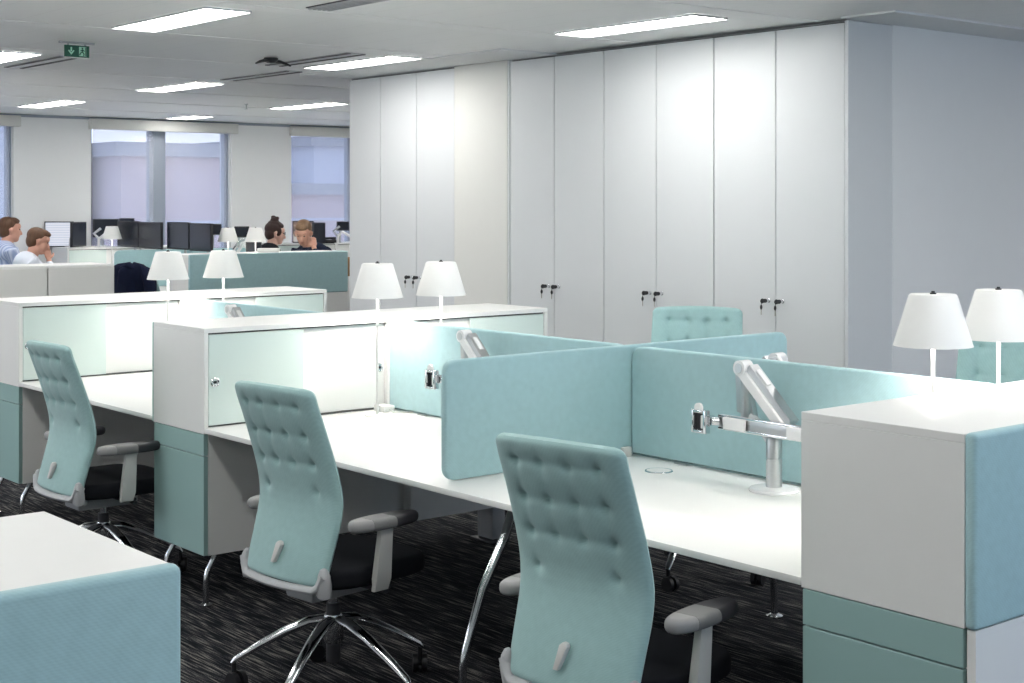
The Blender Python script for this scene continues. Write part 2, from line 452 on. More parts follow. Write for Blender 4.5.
for x, ys in cols.items():
    for i in range(-2, 5):
        y = ys + 2.9*i
        if y < 0 or y > 16.2: continue
        if x > 6.7 and 4.0 < y < YW1: continue
        L = 1.15 if y < 15.4 else .8
        ceiling_light(x, y, 1.15 if y < 15.4 else .72, names.get((x, i), 'recessed ceiling light outside the photo, over the near part of the office'))
for x, ys in ((1.48, 5.56), (-.72, 4.10), (10.3, 5.56)):
    for i in range(-2, 4):
        y = ys + 2.9*i
        if y < -1.6 or y > 15.6 or (x > 7 and 3.9 < y < YW1): continue
        ceiling_light(x, y, 1.15, 'recessed ceiling light outside the photo, over the near part of the office')

def vent(x0, y0, y1, nsl, label, w=.15):
    t = thing('ceiling_vent', (x0, y0, HC), 0, label, 'vent', 'linear ceiling vents')
    L = y1-y0
    MB().box(0, w, 0, L, -.006, -.0006).build('backing', M['alu'] if nsl == 2 else M['grille'], t, False)
    if nsl == 2:
        for k in range(2): MB().box(k*(w-.03), k*(w-.03)+.03, 0, L, -.010, -.0062).build('slot', M['grille'], t, False)
    else:
        for k in range(nsl):
            a = w*(k+.25)/nsl
            MB().box(a, a+w*.5/nsl, .01, L-.01, -.013, -.0062).build('slat', M['alu'], t, False)
vent(4.11, 9.97, 11.03, 2, 'slim ceiling air vent beneath the green exit sign')
vent(5.92, 9.94, 11.0, 2, 'slim ceiling air vent near the black ceiling device, farther of two')
vent(5.55, 8.5, 9.62, 2, 'slim ceiling air vent beside the light over the far cupboards')
vent(4.10, 5.6, 6.68, 5, 'slatted ceiling vent cut by the top edge of the photo')

t = thing('exit_sign', (3.77, 9.07, HC), 0, 'small green emergency exit sign with arrow and running figure hanging from ceiling', 'exit sign')
MB().box(-.035, .20, -.012, .012, -.012, -.0006, .002).build('mounting_bar', M['plastic'], t, False)
MB().box(0, .165, -.006, .006, -.098, -.022, .001).build('green_panel', M['green'], t, False)
MB().box(.02, .03, -.004, .004, -.022, -.012).build('bracket', M['plastic'], t, False)
MB().box(.135, .145, -.004, .004, -.022, -.012).build('bracket', M['plastic'], t, False)
MB().box(0, .165, -.007, .007, -.106, -.098, .001).build('clear_edge', M['plastic_light'], t, False)
a = MB().box(.038, .048, -.0085, -.0062, -.062, -.035)
a.prism([(.022, -.0085, -.058), (.043, -.0085, -.084), (.064, -.0085, -.058), (.058, -.0085, -.053), (.043, -.0085, -.070), (.028, -.0085, -.053)], (0, .0023, 0))
a.build('arrow', M['mint'], t, False)
p = MB().box(.095, .145, -.0078, -.0062, -.090, -.030); p.build('door_pictogram', M['mint'], t, False)
g = MB().ball((.117, -.009, -.040), (.006, .0012, .006), 10)
for q in (((.116, -.062), (.119, -.047)), ((.116, -.062), (.103, -.072)), ((.103, -.072), (.098, -.086)), ((.116, -.062), (.128, -.074)),
          ((.128, -.074), (.126, -.088)), ((.118, -.050), (.104, -.056)), ((.118, -.050), (.131, -.058)), ((.140, -.088), (.140, -.032))):
    g.tube([(q[0][0], -.0088, q[0][1]), (q[1][0], -.0088, q[1][1])], .0035, 6)
g.build('running_figure', M['green'], t)

t = thing('ceiling_detector', (5.34, 9.17, HC), .1, 'black curved ceiling device with two arms left of the far ceiling light', 'ceiling device')
MB().lathe([(0, -.0006), (.05, -.0006), (.05, -.02), (.03, -.035), (0, -.035)]).build('hub', M['black'], t)
for s in (-1, 1):
    MB().tube([(0, 0, -.028), (s*.06, -.01, -.022), (s*.11, -.02, -.035), (s*.15, -.03, -.05)], [.02, .02, .017, .01], 10, .6).build('arm', M['black'], t)
t = thing('sprinkler', (*at(246, 15.3), HC), 0, 'tiny ceiling sprinkler between the two far lights', 'sprinkler')
MB().lathe([(0, -.0006), (.02, -.0006), (.02, -.006), (.008, -.012), (.008, -.05), (.018, -.052), (.018, -.056), (0, -.056)], n=16).build('nozzle', M['alu'], t)

# ------------------------------------------------------------------ tall wardrobes
def lock(parent, y, z, x):
    """y,z of the cylinder on the door front; door front plane x; knob points to -x"""
    l = MB().lathe([(0, 0), (.013, 0), (.013, .004), (.011, .006), (.011, .028), (0, .028)], n=20)
    bmesh.ops.transform(l.bm, matrix=Matrix.Translation((x, y, z)) @ Matrix.Rotation(-PI/2, 4, 'Y'), verts=l.bm.verts)
    lk = l.build('lock', M['chrome'], parent)
    kb = MB().box(x-.062, x-.026, y-.004, y+.004, z-.012, z+.012, .003)
    kb.ball((x-.058, y, z), (.018, .006, .015), 12); kb.build('key', M['black'], lk)
    kk = MB().tube([(x-.064, y, z-.008), (x-.068, y, z-.022)], .002, 6)
    kk.ball((x-.068, y, z-.036), (.010, .005, .015), 12); kk.build('hanging_key', M['black'], lk)
    MB().box(x-.070, x-.066, y-.0015, y+.0015, z-.082, z-.048).build('key_blade', M['key'], lk, False)

def wardrobe(y0, y1, doors, label, locks=True):
    t = thing('tall_cupboard', (XW, y0, 0), 0, label, 'cupboard', 'tall cupboards along the wall')
    H = 2.682
    c = MB().box(.022, .385, 0, y1-y0, 0, H); c.build('body', M['groove'], t, False)
    k = MB().box(.035, .39, .004, y1-y0-.004, 0, .07)
    ds = [d-y0 for d in doors]
    for i in range(len(ds)-1):
        a, b = ds[i]+.0028, ds[i+1]-.0028
        d = MB().box(0, .020, a, b, .075, H-.008, .0015, 1).build('door', M['door_white'], t, False)
        if locks:
            # pairs meet at odd seams; the single door carries its lock on its near edge
            near = (i % 2 == 1)
            if len(ds) == 2: ly = a+.05
            else: ly = (b-.05) if not near else (a+.05)
            lock(d, ly, 1.088, 0)
    return t
wardrobe(5.150, 6.136, [5.150, 5.648, 6.136], 'tall two-door white cupboard nearest, by the blue-lit corner')
wardrobe(6.139, 7.119, [6.139, 6.634, 7.119], 'tall two-door white cupboard behind the chair, middle of the near three')
wardrobe(7.122, 8.100, [7.122, 7.622, 8.100], 'tall two-door white cupboard right of the plain warm-white column')
wardrobe(8.758, 9.735, [8.758, 9.245, 9.735], 'tall two-door white cupboard just left of the plain warm-white column')
wardrobe(9.738, 10.185, [9.738, 10.185], 'narrow single-door white cupboard at the far end of the row', locks=False)
struct(MB().box(XW-.006, 7.07, 8.128, 8.752, 0, HC-.013, .002, 1).build('wall_column', M['column'], smooth=False))
struct(MB().box(XW-.004, XW+.40, 8.104, 8.124, 0, HC-.013).build('trim_30', M['door_white'], smooth=False))
# near end panel closing the row
struct(MB().box(XW-.005, 7.07, 5.122, 5.147, 0, 2.686, .0015, 1).build('trim_31', M['door_white'], smooth=False))
struct(MB().box(XW+.02, 7.07, 5.15, 8.10, 2.683, HC-.0125).build('trim_32', M['plastic'], smooth=False))
struct(MB().box(XW+.02, 7.07, 8.758, 10.185, 2.683, HC-.0125).build('trim_33', M['plastic'], smooth=False))

# ------------------------------------------------------------------ storage cabinets (bench ends)
D, ZT, ZU, ZB = .74, 1.148, .716, .215
def cab_leg(parent, x, y, sx):
    l = MB().tube([(x+.05*sx, y, ZB+.002), (x+.035*sx, y, ZB-.03), (x+.008*sx, y, ZB-.075), (x, y, ZB-.12), (x, y, .012)], .013, 14)
    lo = l.build('leg', M['chrome'], parent)
    MB().lathe([(0, 0), (.026, 0), (.026, .005), (.012, .012), (0, .012)], (x, y, 0), 24).build('foot', M['chrome'], lo)

def storage(x0, y0, face, label, cream=None, fabric=False, backpanel=False, W=1.86, seam=None, plain=False, fh=None, group='white storage cabinets at the bench ends'):
    """long axis x; depth .46 in y from y0; face=-1: sliding doors at y0 side, +1: at y0+.46"""
    t = thing('storage_cabinet', (x0, y0, 0), 0, label, 'storage cabinet', group)
    dp = .46
    fy = 0 if face < 0 else dp                 # door plane
    ins = lambda d: fy - face*d                # d metres inside from the door plane
    def yb(a, b): return (min(a, b), max(a, b))
    MB().box(0, W, 0, dp, ZT-.02, ZT, .0012, 1).build('top', M['white'], t)
    for a, b in ((0, .02), (W-.02, W)):
        MB().box(a, b, 0, dp, ZU, ZT-.0205, .001, 1).build('side_panel', M['white'], t, False)
    MB().box(W/2-.02, W/2+.02, *yb(fy, ins(dp-.02)), D+.001, ZT-.0205).build('divider', M['white'], t, False)
    MB().box(.0205, W-.0205, *yb(ins(dp-.018), ins(dp)), ZU, ZT-.0205).build('back_panel', M['white'], t, False)
    MB().box(.0205, W-.0205, *yb(ins(.004), ins(dp-.019)), ZU, D+.0005).build('shelf', M['white'], t, False)
    if cream:
        for a, b in ((.004, cream-.006), (cream+.006, W-.001)):
            MB().box(a, b, -.018, -.0005, ZU, ZT-.021, .001, 1).build('panel', M['column'], t, False)
    for hx in (() if cream else (0, 1)):
        x_in = lambda v: v if hx == 0 else W-v
        def xb(a, b):
            a, b = x_in(a), x_in(b); return (min(a, b), max(a, b))
        z0, z1 = D+.008, ZT-.0275
        MB().box(*xb(.0205, W/2-.0205), *yb(ins(.012), ins(.05)), D+.0006, z0-.002).build('door_rail', M['groove'], t, False)
        MB().box(*xb(.0205, W/2-.0205), *yb(ins(.012), ins(.05)), z1+.001, ZT-.0208).build('door_rail', M['groove'], t, False)
        d1 = MB().box(*xb(.024, .475), *yb(ins(.004), ins(.012)), z0, z1, .001, 1).build('sliding_door', M['teal_glass'], t, False, label='pale aqua glass sliding door')
        d2 = MB().box(*xb(.46, W/2-.022), *yb(ins(.024), ins(.032)), z0, z1, .001, 1).build('sliding_door', M['white'], t, False, label='white sliding door')
        def knob(par, x, y, z):
            l = MB().lathe([(0, 0), (.020, 0), (.020, .003), (.017, .005), (.013, .003), (.013, .001), (0, .001)], n=24)
            bmesh.ops.transform(l.bm, matrix=Matrix.Translation((x, y, z)) @ Matrix.Rotation(-face*PI/2, 4, 'X'), verts=l.bm.verts)
            kn = l.build('pull_ring', M['chrome'], par)
            MB().box(x-.006, x+.006, *yb(y+face*.001, y+face*.006), z-.005, z+.005, .001).build('lock_slot', M['black'], kn, False)
        if not plain:
            knob(d1, x_in(.052), ins(.004), D+.185)
            knob(d2, x_in(W/2-.05), ins(.024), D+.185)
    # pedestals with drawers opening to the aisles
    for hx in (0, 1):
        x_in = lambda v: v if hx == 0 else W-v
        def xb(a, b):
            a, b = x_in(a), x_in(b); return (min(a, b), max(a, b))
        MB().box(*xb(.022, .82), .003, dp-.003, ZB, ZU-.0005, .001, 1).build('pedestal', M['white'], t, False)
        MB().box(*xb(.001, .021), .004, dp-.004, .626, ZU-.003, .0015, 1).build('drawer', M['teal_drawer'], t, False, label='shallow aqua drawer front')
        MB().box(*xb(.001, .021), .004, dp-.004, ZB+.002, .622, .0015, 1).build('drawer', M['teal_drawer'], t, False, label='deep aqua drawer front')
        for yy in (.05, dp-.05): cab_leg(t, x_in(.035), yy, 1 if hx == 0 else -1)
    MB().box(.821, W-.821, .06, .075, ZB+.02, ZU-.0005).build('infill_panel', M['white'], t, False)
    if fabric:
        ya = dp if face < 0 else -.03          # fabric on the side away from the doors
        pts = [(x, ya, z) for x, z in rrect(-.004, W+.004, ZU, ZT+.004, .012, 3)]
        MB().prism(pts, (0, .03, 0), .011, 4).build('fabric_panel', M['fabric'], t)
        MB().box(.004, W-.004, *yb(ya+.004, ya+.026), ZB, ZU-.001).build('lower_panel', M['white'], t, False)
    if backpanel:
        ya = dp if face < 0 else -.012
        MB().box(0, W, ya, ya+.012, ZU, ZT-.001, .001, 1).build('back_trim', M['teal_drawer'], t, False)
    return t
BX = 2.846
storage(BX, 1.870, 1, 'near storage cabinet at right edge with aqua fabric side and two lamps behind', fabric=True)
storage(BX, 5.425, -1, 'storage cabinet in mid picture with aqua sliding door behind second chair', backpanel=True)
storage(BX, 7.43, -1, 'storage cabinet behind the leftmost chair, its aqua sliding door facing us', backpanel=True)
storage(.954-1.86, 1.918, 1, 'foreground cabinet at bottom left with white top and aqua fabric side', fabric=True)

# ------------------------------------------------------------------ desks
def desk(x0, x1, y0, y1, label, legs, group='white bench desks'):
    t = thing('bench_desk', ((x0+x1)/2, (y0+y1)/2, 0), 0, label, 'desk', group)
    hx, hy = (x1-x0)/2, (y1-y0)/2
    MB().box(-hx, hx, -hy, hy, D-.02, D, .002, 2).build('desktop', M['white'], t, label='white desktop')
    MB().box(-hx+.1, hx-.1, -hy+.01, hy-.01, D-.05, D-.0205).build('underframe', M['dark_metal'], t, False) if False else None
    for s in (-1, 1):
        MB().box(s*.28-.02, s*.28+.02, -hy+.01, hy-.01, D-.06, D-.0205, .003).build('beam', M['dark_metal'], t, False)
    for ly, mat in legs:
        y = ly-(y0+y1)/2
        MB().box(-.62, .62, y-.02, y+.02, D-.075, D-.0605, .003).build('cross_member', M['dark_metal'], t, False)
        for s in (-1, 1):
            # splayed leg: bracket under the top, long slanted tube, short vertical toe
            pts = [(s*.46, y, D-.076), (s*.53, y, D-.085), (s*.565, y, D-.12), (s*.61, y, D-.22), (s*.705, y, .36), (s*.775, y, .17), (s*.79, y, .12), (s*.792, y, .012)]
            lg = MB().tube(pts, [.016, .017, .018, .018, .017, .016, .015, .014], 16).build('leg', M['chrome'] if mat else M['dark_metal'], t)
            MB().lathe([(0, 0), (.034, 0), (.034, .005), (.016, .013), (0, .013)], (s*.792, y, 0), 24).build('foot', M['chrome'], lg)
    return t
def bench(x0, y0, y1, labs, legs): desk(x0, x0+1.86, y0, y1, labs, legs)
desk(BX, BX+1.86, 2.332, 5.423, 'long white bench desk in the centre between the two storage cabinets', [(3.875, 1)])
desk(BX, BX+1.86, 5.899, 7.428, 'white bench desk behind the middle storage cabinet, by leftmost chair', [])

# round cable port in the desk and little power box
t = thing('cable_port', (3.60, 3.567, D), 0, 'round flush cable port with chrome rim on the desk near the fabric corner', 'cable port')
MB().lathe([(.043, 0), (.043, .003), (.047, .003), (.049, 0)], n=36).build('rim', M['chrome'], t)
MB().lathe([(0, 0), (.0425, 0), (.0425, .003), (0, .003)], n=36).build('lid', M['white'], t)
t = thing('power_box', (3.700, 5.37, D), 0, 'small white power box on the desk beside the middle cabinet', 'power box')
MB().box(-.03, .03, -.04, .04, 0, .028, .004).build('housing', M['white'], t)
MB().tube([(0, -.04, .012), (-.01, -.08, .006), (.02, -.12, .005), (.055, -.14, .006)], .003, 8).build('cable', M['plastic_light'], t)

t = thing('computer_holder', (4.53, 5.66, 0), 0, 'grey-blue slab standing on the carpet under the middle cabinet', 'computer holder')
MB().box(-.03, .05, -.06, .06, .012, .20, .006).build('casing', M['plastic'], t)
MB().box(-.06, .08, -.08, .08, 0, .0118, .003).build('foot_plate', M['plastic_dark'], t)

# ------------------------------------------------------------------ fabric screens
def screen_y(x, y0, y1, z0, z1, label, rc=(0, 0, 1, 1), r=.05, group='aqua fabric desk screens'):
    t = thing('desk_screen', (x, (y0+y1)/2, z0), 0, label, 'desk screen', group)
    pts = [(-.015, w, z-z0) for w, z in rrect(y0-(y0+y1)/2, y1-(y0+y1)/2, z0+.004, z1, r, 8, rc)]
    MB().prism(pts, (.03, 0, 0), .008, 4).build('fabric_panel', M['fabric'], t)
    for s in (-1, 1):
        MB().box(-.018, .018, s*((y1-y0)/2-.25)-.03, s*((y1-y0)/2-.25)+.03, 0, .006).build('clamp', M['alu'], t, False)
    return t
def screen_x(y, x0, x1, z0, z1, label, r=.05, group='aqua fabric desk screens', mat=None):
    t = thing('desk_screen', ((x0+x1)/2, y, z0), 0, label, 'desk screen', group)
    h = (x1-x0)/2
    pts = [(w, -.015, z-z0) for w, z in rrect(-h, h, z0+.004, z1, r, 8)]
    MB().prism(pts, (0, .03, 0), .008, 4).build('fabric_panel', mat or M['fabric'], t)
    for s in (-1, 1):
        MB().box(s*(h-.3)-.03, s*(h-.3)+.03, -.018, .018, 0, .006).build('clamp', M['alu'], t, False)
    return t
YC = 3.875
screen_x(YC, 2.905, 4.632, D, 1.142, 'long aqua fabric screen crossing the centre desk, its end nearest us', r=.042)
screen_y(3.765, 2.345, YC-.018, D, 1.140, 'aqua fabric spine screen behind the near monitor arm, right of the crossing')
screen_y(3.765, YC+.018, 5.405, D, 1.140, 'aqua fabric spine screen left of the crossing, reaching the middle cabinet')
screen_y(3.765, 5.92, 7.41, D, 1.140, 'aqua fabric spine screen behind the middle cabinet, partly hidden by it')
t = thing('screen_bracket', (3.715, YC-.028, D), 0, 'small pale bracket on the desk where the fabric screens meet', 'bracket')
MB().box(-.02, .02, -.010, .010, 0, .035, .003).build('housing', M['plastic_light'], t)

# ------------------------------------------------------------------ desk lamps
def lamp_proto(x, y, label):
    t = thing('desk_lamp', (x, y, D), 0, label, 'desk lamp', 'white desk lamps with cone shades')
    zb, zt = 1.252-D, 1.400-D
    MB().lathe([(0, 0), (.055, 0), (.056, .003), (.052, .006), (0, .008)], n=40).build('base', M['lamp'], t)
    MB().cone((0, 0, .006), (0, 0, zt-.004), .0062, n=16).build('pole', M['lamp'], t)
    sh = MB().lathe([(.112, zb), (.068, zt-.004), (.064, zt), (0, zt), (0, zt-.003), (.0625, zt-.003), (.1105, zb)], n=56)
    s = sh.build('shade', M['lamp'], t)
    MB().lathe([(0, zt+.0002), (.009, zt+.0002), (.009, zt+.004), (.005, zt+.005), (.005, zt+.009), (0, zt+.009)], n=20).build('finial', M['dark_metal'], s)
    MB().lathe([(.0065, zt-.030), (.030, zt-.030), (.032, zt-.055), (.018, zt-.072), (.0065, zt-.075)], n=24).build('bulb', M['bulb'], t)
    return t
P0 = lamp_proto(3.600, 5.277, 'white cone desk lamp in front of the middle cabinet, left of its pair')
lamps = [(3.6, 5.277)]
for x, y, lab in ((3.92, 5.245, 'white cone desk lamp behind the middle cabinet lamp, right of its pair'),
                  (3.610, 2.475, 'white cone desk lamp by the near right cabinet, left of its pair'),
                  (3.945, 2.475, 'white cone desk lamp cut by the right edge of the photo'),
                  (3.605, 7.280, 'white cone desk lamp by the far-left cabinet, left of its pair'),
                  (3.935, 7.275, 'white cone desk lamp by the far-left cabinet, right of its pair'),
                  (*at(228, 15.65), 'small distant white lamp beyond the long fabric panel, left one of the two'),
                  (*at(255.5, 15.65), 'small distant white lamp beside the woman with the bun'),
                  (*at(112, 16.8), 'distant white lamp half hidden at the left by two black monitors')):
    dup(P0, (x, y, D), 0, lab); lamps.append((x, y))
def lamp_light(x, y, e):
    l = bpy.data.lights.new('lamp_light', 'POINT'); l.energy = e; l.color = (1, .905, .85); l.shadow_soft_size = .03
    o = bpy.data.objects.new('lamp_light', l); COL.objects.link(o); o.location = (x+.0, y, 1.297); return o
for i, (x, y) in enumerate(lamps):
    o = lamp_light(x, y, 0)
    o.data.energy = 8.5 if i < 6 else 4

# ------------------------------------------------------------------ monitor arms
def arm_proto(x, y, label, mirror=1):
    """local +y points towards the window wall; arm lies in front (towards -x) of the spine screen"""
    t = thing('monitor_stand', (x, y, D), 0, label, 'monitor arm', 'empty monitor arms clamped to the desks')
    MB().lathe([(0, 0), (.080, 0), (.082, .004), (.078, .010), (.040, .014), (0, .014)], n=44).build('base', M['gloss_white'], t)
    MB().lathe([(0, .014), (.026, .014), (.026, .10), (.024, .102), (.024, .107), (.026, .109), (.026, .165), (.02, .175), (0, .175)], n=32).build('post', M['alu'], t)
    # lower bracket sweeping up to the swivel column
    MB().tube([(0, 0, .150), (0, .02, .168), (.004, .06, .20), (.008, .115, .235)], [.022, .021, .018, .016], 16, .8).build('lower_link', M['gloss_white'], t)
    MB().cone((-.004, .115, .22), (-.004, .115, .345), .017, n=20).build('swivel_column', M['alu'], t)
    MB().prism([(.0, .085, .225), (.0, .160, .235), (.0, .168, .375), (.0, .140, .400), (.0, .112, .395), (.0, .104, .30)], (.024, 0, 0), .004, 2).build('elbow_cover', M['alu'], t)
    hub = MB().cone((-.036, .118, .385), (.010, .118, .385), .025, n=28); hb = hub.build('pivot', M['gloss_white'], t)
    MB().cone((-.039, .118, .385), (-.0365, .118, .385), .016, n=24).build('pivot_cap', M['alu'], hb)
    # spring arm: two parallel rails and a cover running down to the crossbar
    A, B = Vector((0, .118, .385)), Vector((0, -.060, .215))
    d = (B-A).normalized(); n = Vector((0, d.z, -d.y))
    def rail(off0, off1, xa, xb, nm, mat, s0=0., s1=1.):
        p0, p1 = A+d*s0*(B-A).length, A+d*s1*(B-A).length
        pts = [p0+n*off0, p1+n*off0, p1+n*off1, p0+n*off1]
        MB().prism([(xa, q.y, q.z) for q in pts], (xb-xa, 0, 0), .002, 1).build(nm, mat, t)
    rail(-.024, .008, -.034, -.012, 'spring_arm', M['gloss_white'], 0, 1.0)
    rail(.004, .032, -.022, .022, 'arm_cover', M['alu'], .06, 1.02)
    rail(.0322, .035, -.012, .010, 'arm_inlay', M['gloss_white'], .16, .42)
    # crossbar with two sliding blocks and the screen mounts
    yb0, yb1 = .190, -.27
    zb = .205
    bar = MB().box(-.052, -.037, yb1, yb0, zb-.024, zb+.024, .002)
    bo = bar.build('crossbar', M['alu'], t)
    MB().box(-.056, -.0525, yb1, yb0, zb+.016, zb+.024, .001).box(-.056, -.0525, yb1, yb0, zb-.024, zb-.016, .001).build('rail_lip', M['chrome'], bo)
    MB().box(-.062, -.0563, .068, .165, zb-.020, zb+.020, .003).build('sliding_block', M['gloss_white'], bo)
    MB().box(-.062, -.0563, -.19, -.10, zb-.020, zb+.020, .003).build('sliding_block', M['gloss_white'], bo)
    MB().box(-.036, .02, -.075, -.035, zb-.03, zb+.02, .006).build('bar_bracket', M['alu'], t)
    for yy in (.235,) + ((-.235,) if mirror else ()):
        kn = MB().cone((-.045, yb0 if yy > 0 else yy-.02, zb), (-.06, yy-.015, zb), .014, n=18)
        kn.cone((-.07, yy-.012, zb), (-.045, yy-.012, zb), .018, n=18)
        kk = kn.build('tilt_joint', M['chrome'], t)
        fr = MB()
        for q in ((yy-.032, yy-.021, zb-.038, zb+.038), (yy+.021, yy+.032, zb-.038, zb+.038), (yy-.021, yy+.021, zb-.038, zb-.028), (yy-.021, yy+.021, zb+.028, zb+.038)):
            fr.box(-.104, -.078, *q, .002)
        fr.build('mount_frame', M['chrome'], t)
        MB().box(-.0835, -.0785, yy-.0208, yy+.0208, zb-.0278, zb+.0278).build('mount_recess', M['plastic_dark'], t, False)
        MB().box(-.094, -.084, yy-.014, yy-.002, zb-.024, zb+.020, .003).build('catch', M['gloss_white'], t, False)
        MB().cone((-.098, yy+.006, zb+.044), (-.088, yy+.006, zb+.044), .016, n=20).build('release_tab', M['gloss_white'], t)
    return t
PA = arm_proto(3.635, 3.085, 'silver monitor arm with round base on the near desk, most fully visible')
dup(PA, (3.635, 4.57, D), 0, 'silver monitor arm mostly hidden behind the crossing fabric screen')
dup(PA, (3.635, 6.50, D), 0, 'silver monitor arm whose top peeks over the middle cabinet')
dup(PA, (3.885, 3.41, D), PI, 'silver monitor arm whose tip peeks over the right spine screen')

# ------------------------------------------------------------------ task chairs
def chair_back():
    bm = bmesh.new()
    def cx(z):
        K = [(.42, -.240), (.50, -.222), (.58, -.196), (.67, -.172), (.76, -.188), (.86, -.220), (.96, -.256), (1.07, -.296)]
        for (a, p), (b, q) in zip(K, K[1:]):
            if z <= b:
                t = (z-a)/(b-a); return p+(q-p)*t
        return K[-1][1]
    def sm(z): return sum(cx(z+d)*w for d, w in ((-.06, .15), (-.03, .2), (0, .3), (.03, .2), (.06, .15)))
    def hw(z):
        K = [(.42, .206), (.50, .210), (.60, .214), (.69, .216), (.78, .214), (.90, .211), (1.07, .209)]
        for (a, p), (b, q) in zip(K, K[1:]):
            if z <= b: return p+(q-p)*(z-a)/(b-a)
        return K[-1][1]
    z0, z1, rc = .42, 1.07, .045
    NU, NV = 56, 84
    us = [math.sin((i/NU*2-1)*PI/2*.985)/math.sin(PI/2*.985)*.55 + (i/NU*2-1)*.45 for i in range(NU+1)]
    vs = []
    for j in range(NV+1):
        t = j/NV*2-1; vs.append(.5+.5*(math.sin(t*PI/2*.985)/math.sin(PI/2*.985)*.35+t*.65))
    rows = [1.005, .905, .810]; cols = [-.66, -.24, .18, .60]; cols = [-.63, -.21, .21, .63]
    btn = [(c, r) for r in rows for c in cols] + [(-.60, .715), (.60, .715)]
    def dimple(u, z, w):
        d = 0
        for c, r in btn:
            dx, dz = (u-c)*w, z-r
            d += .0105*math.exp(-(dx*dx+dz*dz)/(2*.0085**2)) + .0045*math.exp(-(dx*dx+dz*dz)/(2*.020**2))
            # little pull fold under/over each button
            d += .003*math.exp(-dx*dx/(2*.005**2))*math.exp(-dz*dz/(2*.026**2))
        if abs(u) < .80:
            for r in rows: d += .0030*math.exp(-((z-r)**2)/(2*.008**2))*(1-max(0, (abs(u)-.62)/.18))
        for c in cols:
            if .80 < z < 1.01: d += .0018*math.exp(-(((u-c)*w)**2)/(2*.008**2))
        return d
    grids = []
    for side in (-1, 1):
        g = []
        for v in vs:
            z = z0+(z1-z0)*v; w = hw(z)
            dt = min(z-z0, z1-z); r = .030 if v > .5 else .022
            we = w - (r - math.sqrt(max(0, r*r-(r-dt)**2))) if dt < r else w
            row = []
            for u in us:
                e = (1-abs(u)**10)**.5 * min(1, (1-(1-min(1, dt/.02))**2))**.5 if dt > 0 else 0
                th = .024*e
                y = u*we
                bowl = .030*(u*w/.24)**2
                zz = z - (0.0 if v < .8 else .006*(u*u)*(v-.8)/.2)
                dd = dimple(u, z, w)*e
                x = sm(z)+bowl + side*(th-dd if side*1 else th)
                x = sm(z)+bowl + side*(th-dd)
                row.append(bm.verts.new((x, y, zz)))
            g.append(row)
        grids.append(g)
    for si, g in enumerate(grids):
        for j in range(NV):
            for i in range(NU):
                bm.faces.new((g[j][i], g[j][i+1], g[j+1][i+1], g[j+1][i]))
    bmesh.ops.remove_doubles(bm, verts=bm.verts, dist=.0004)
    mb = MB(); mb.bm.free(); mb.bm = bm
    return mb

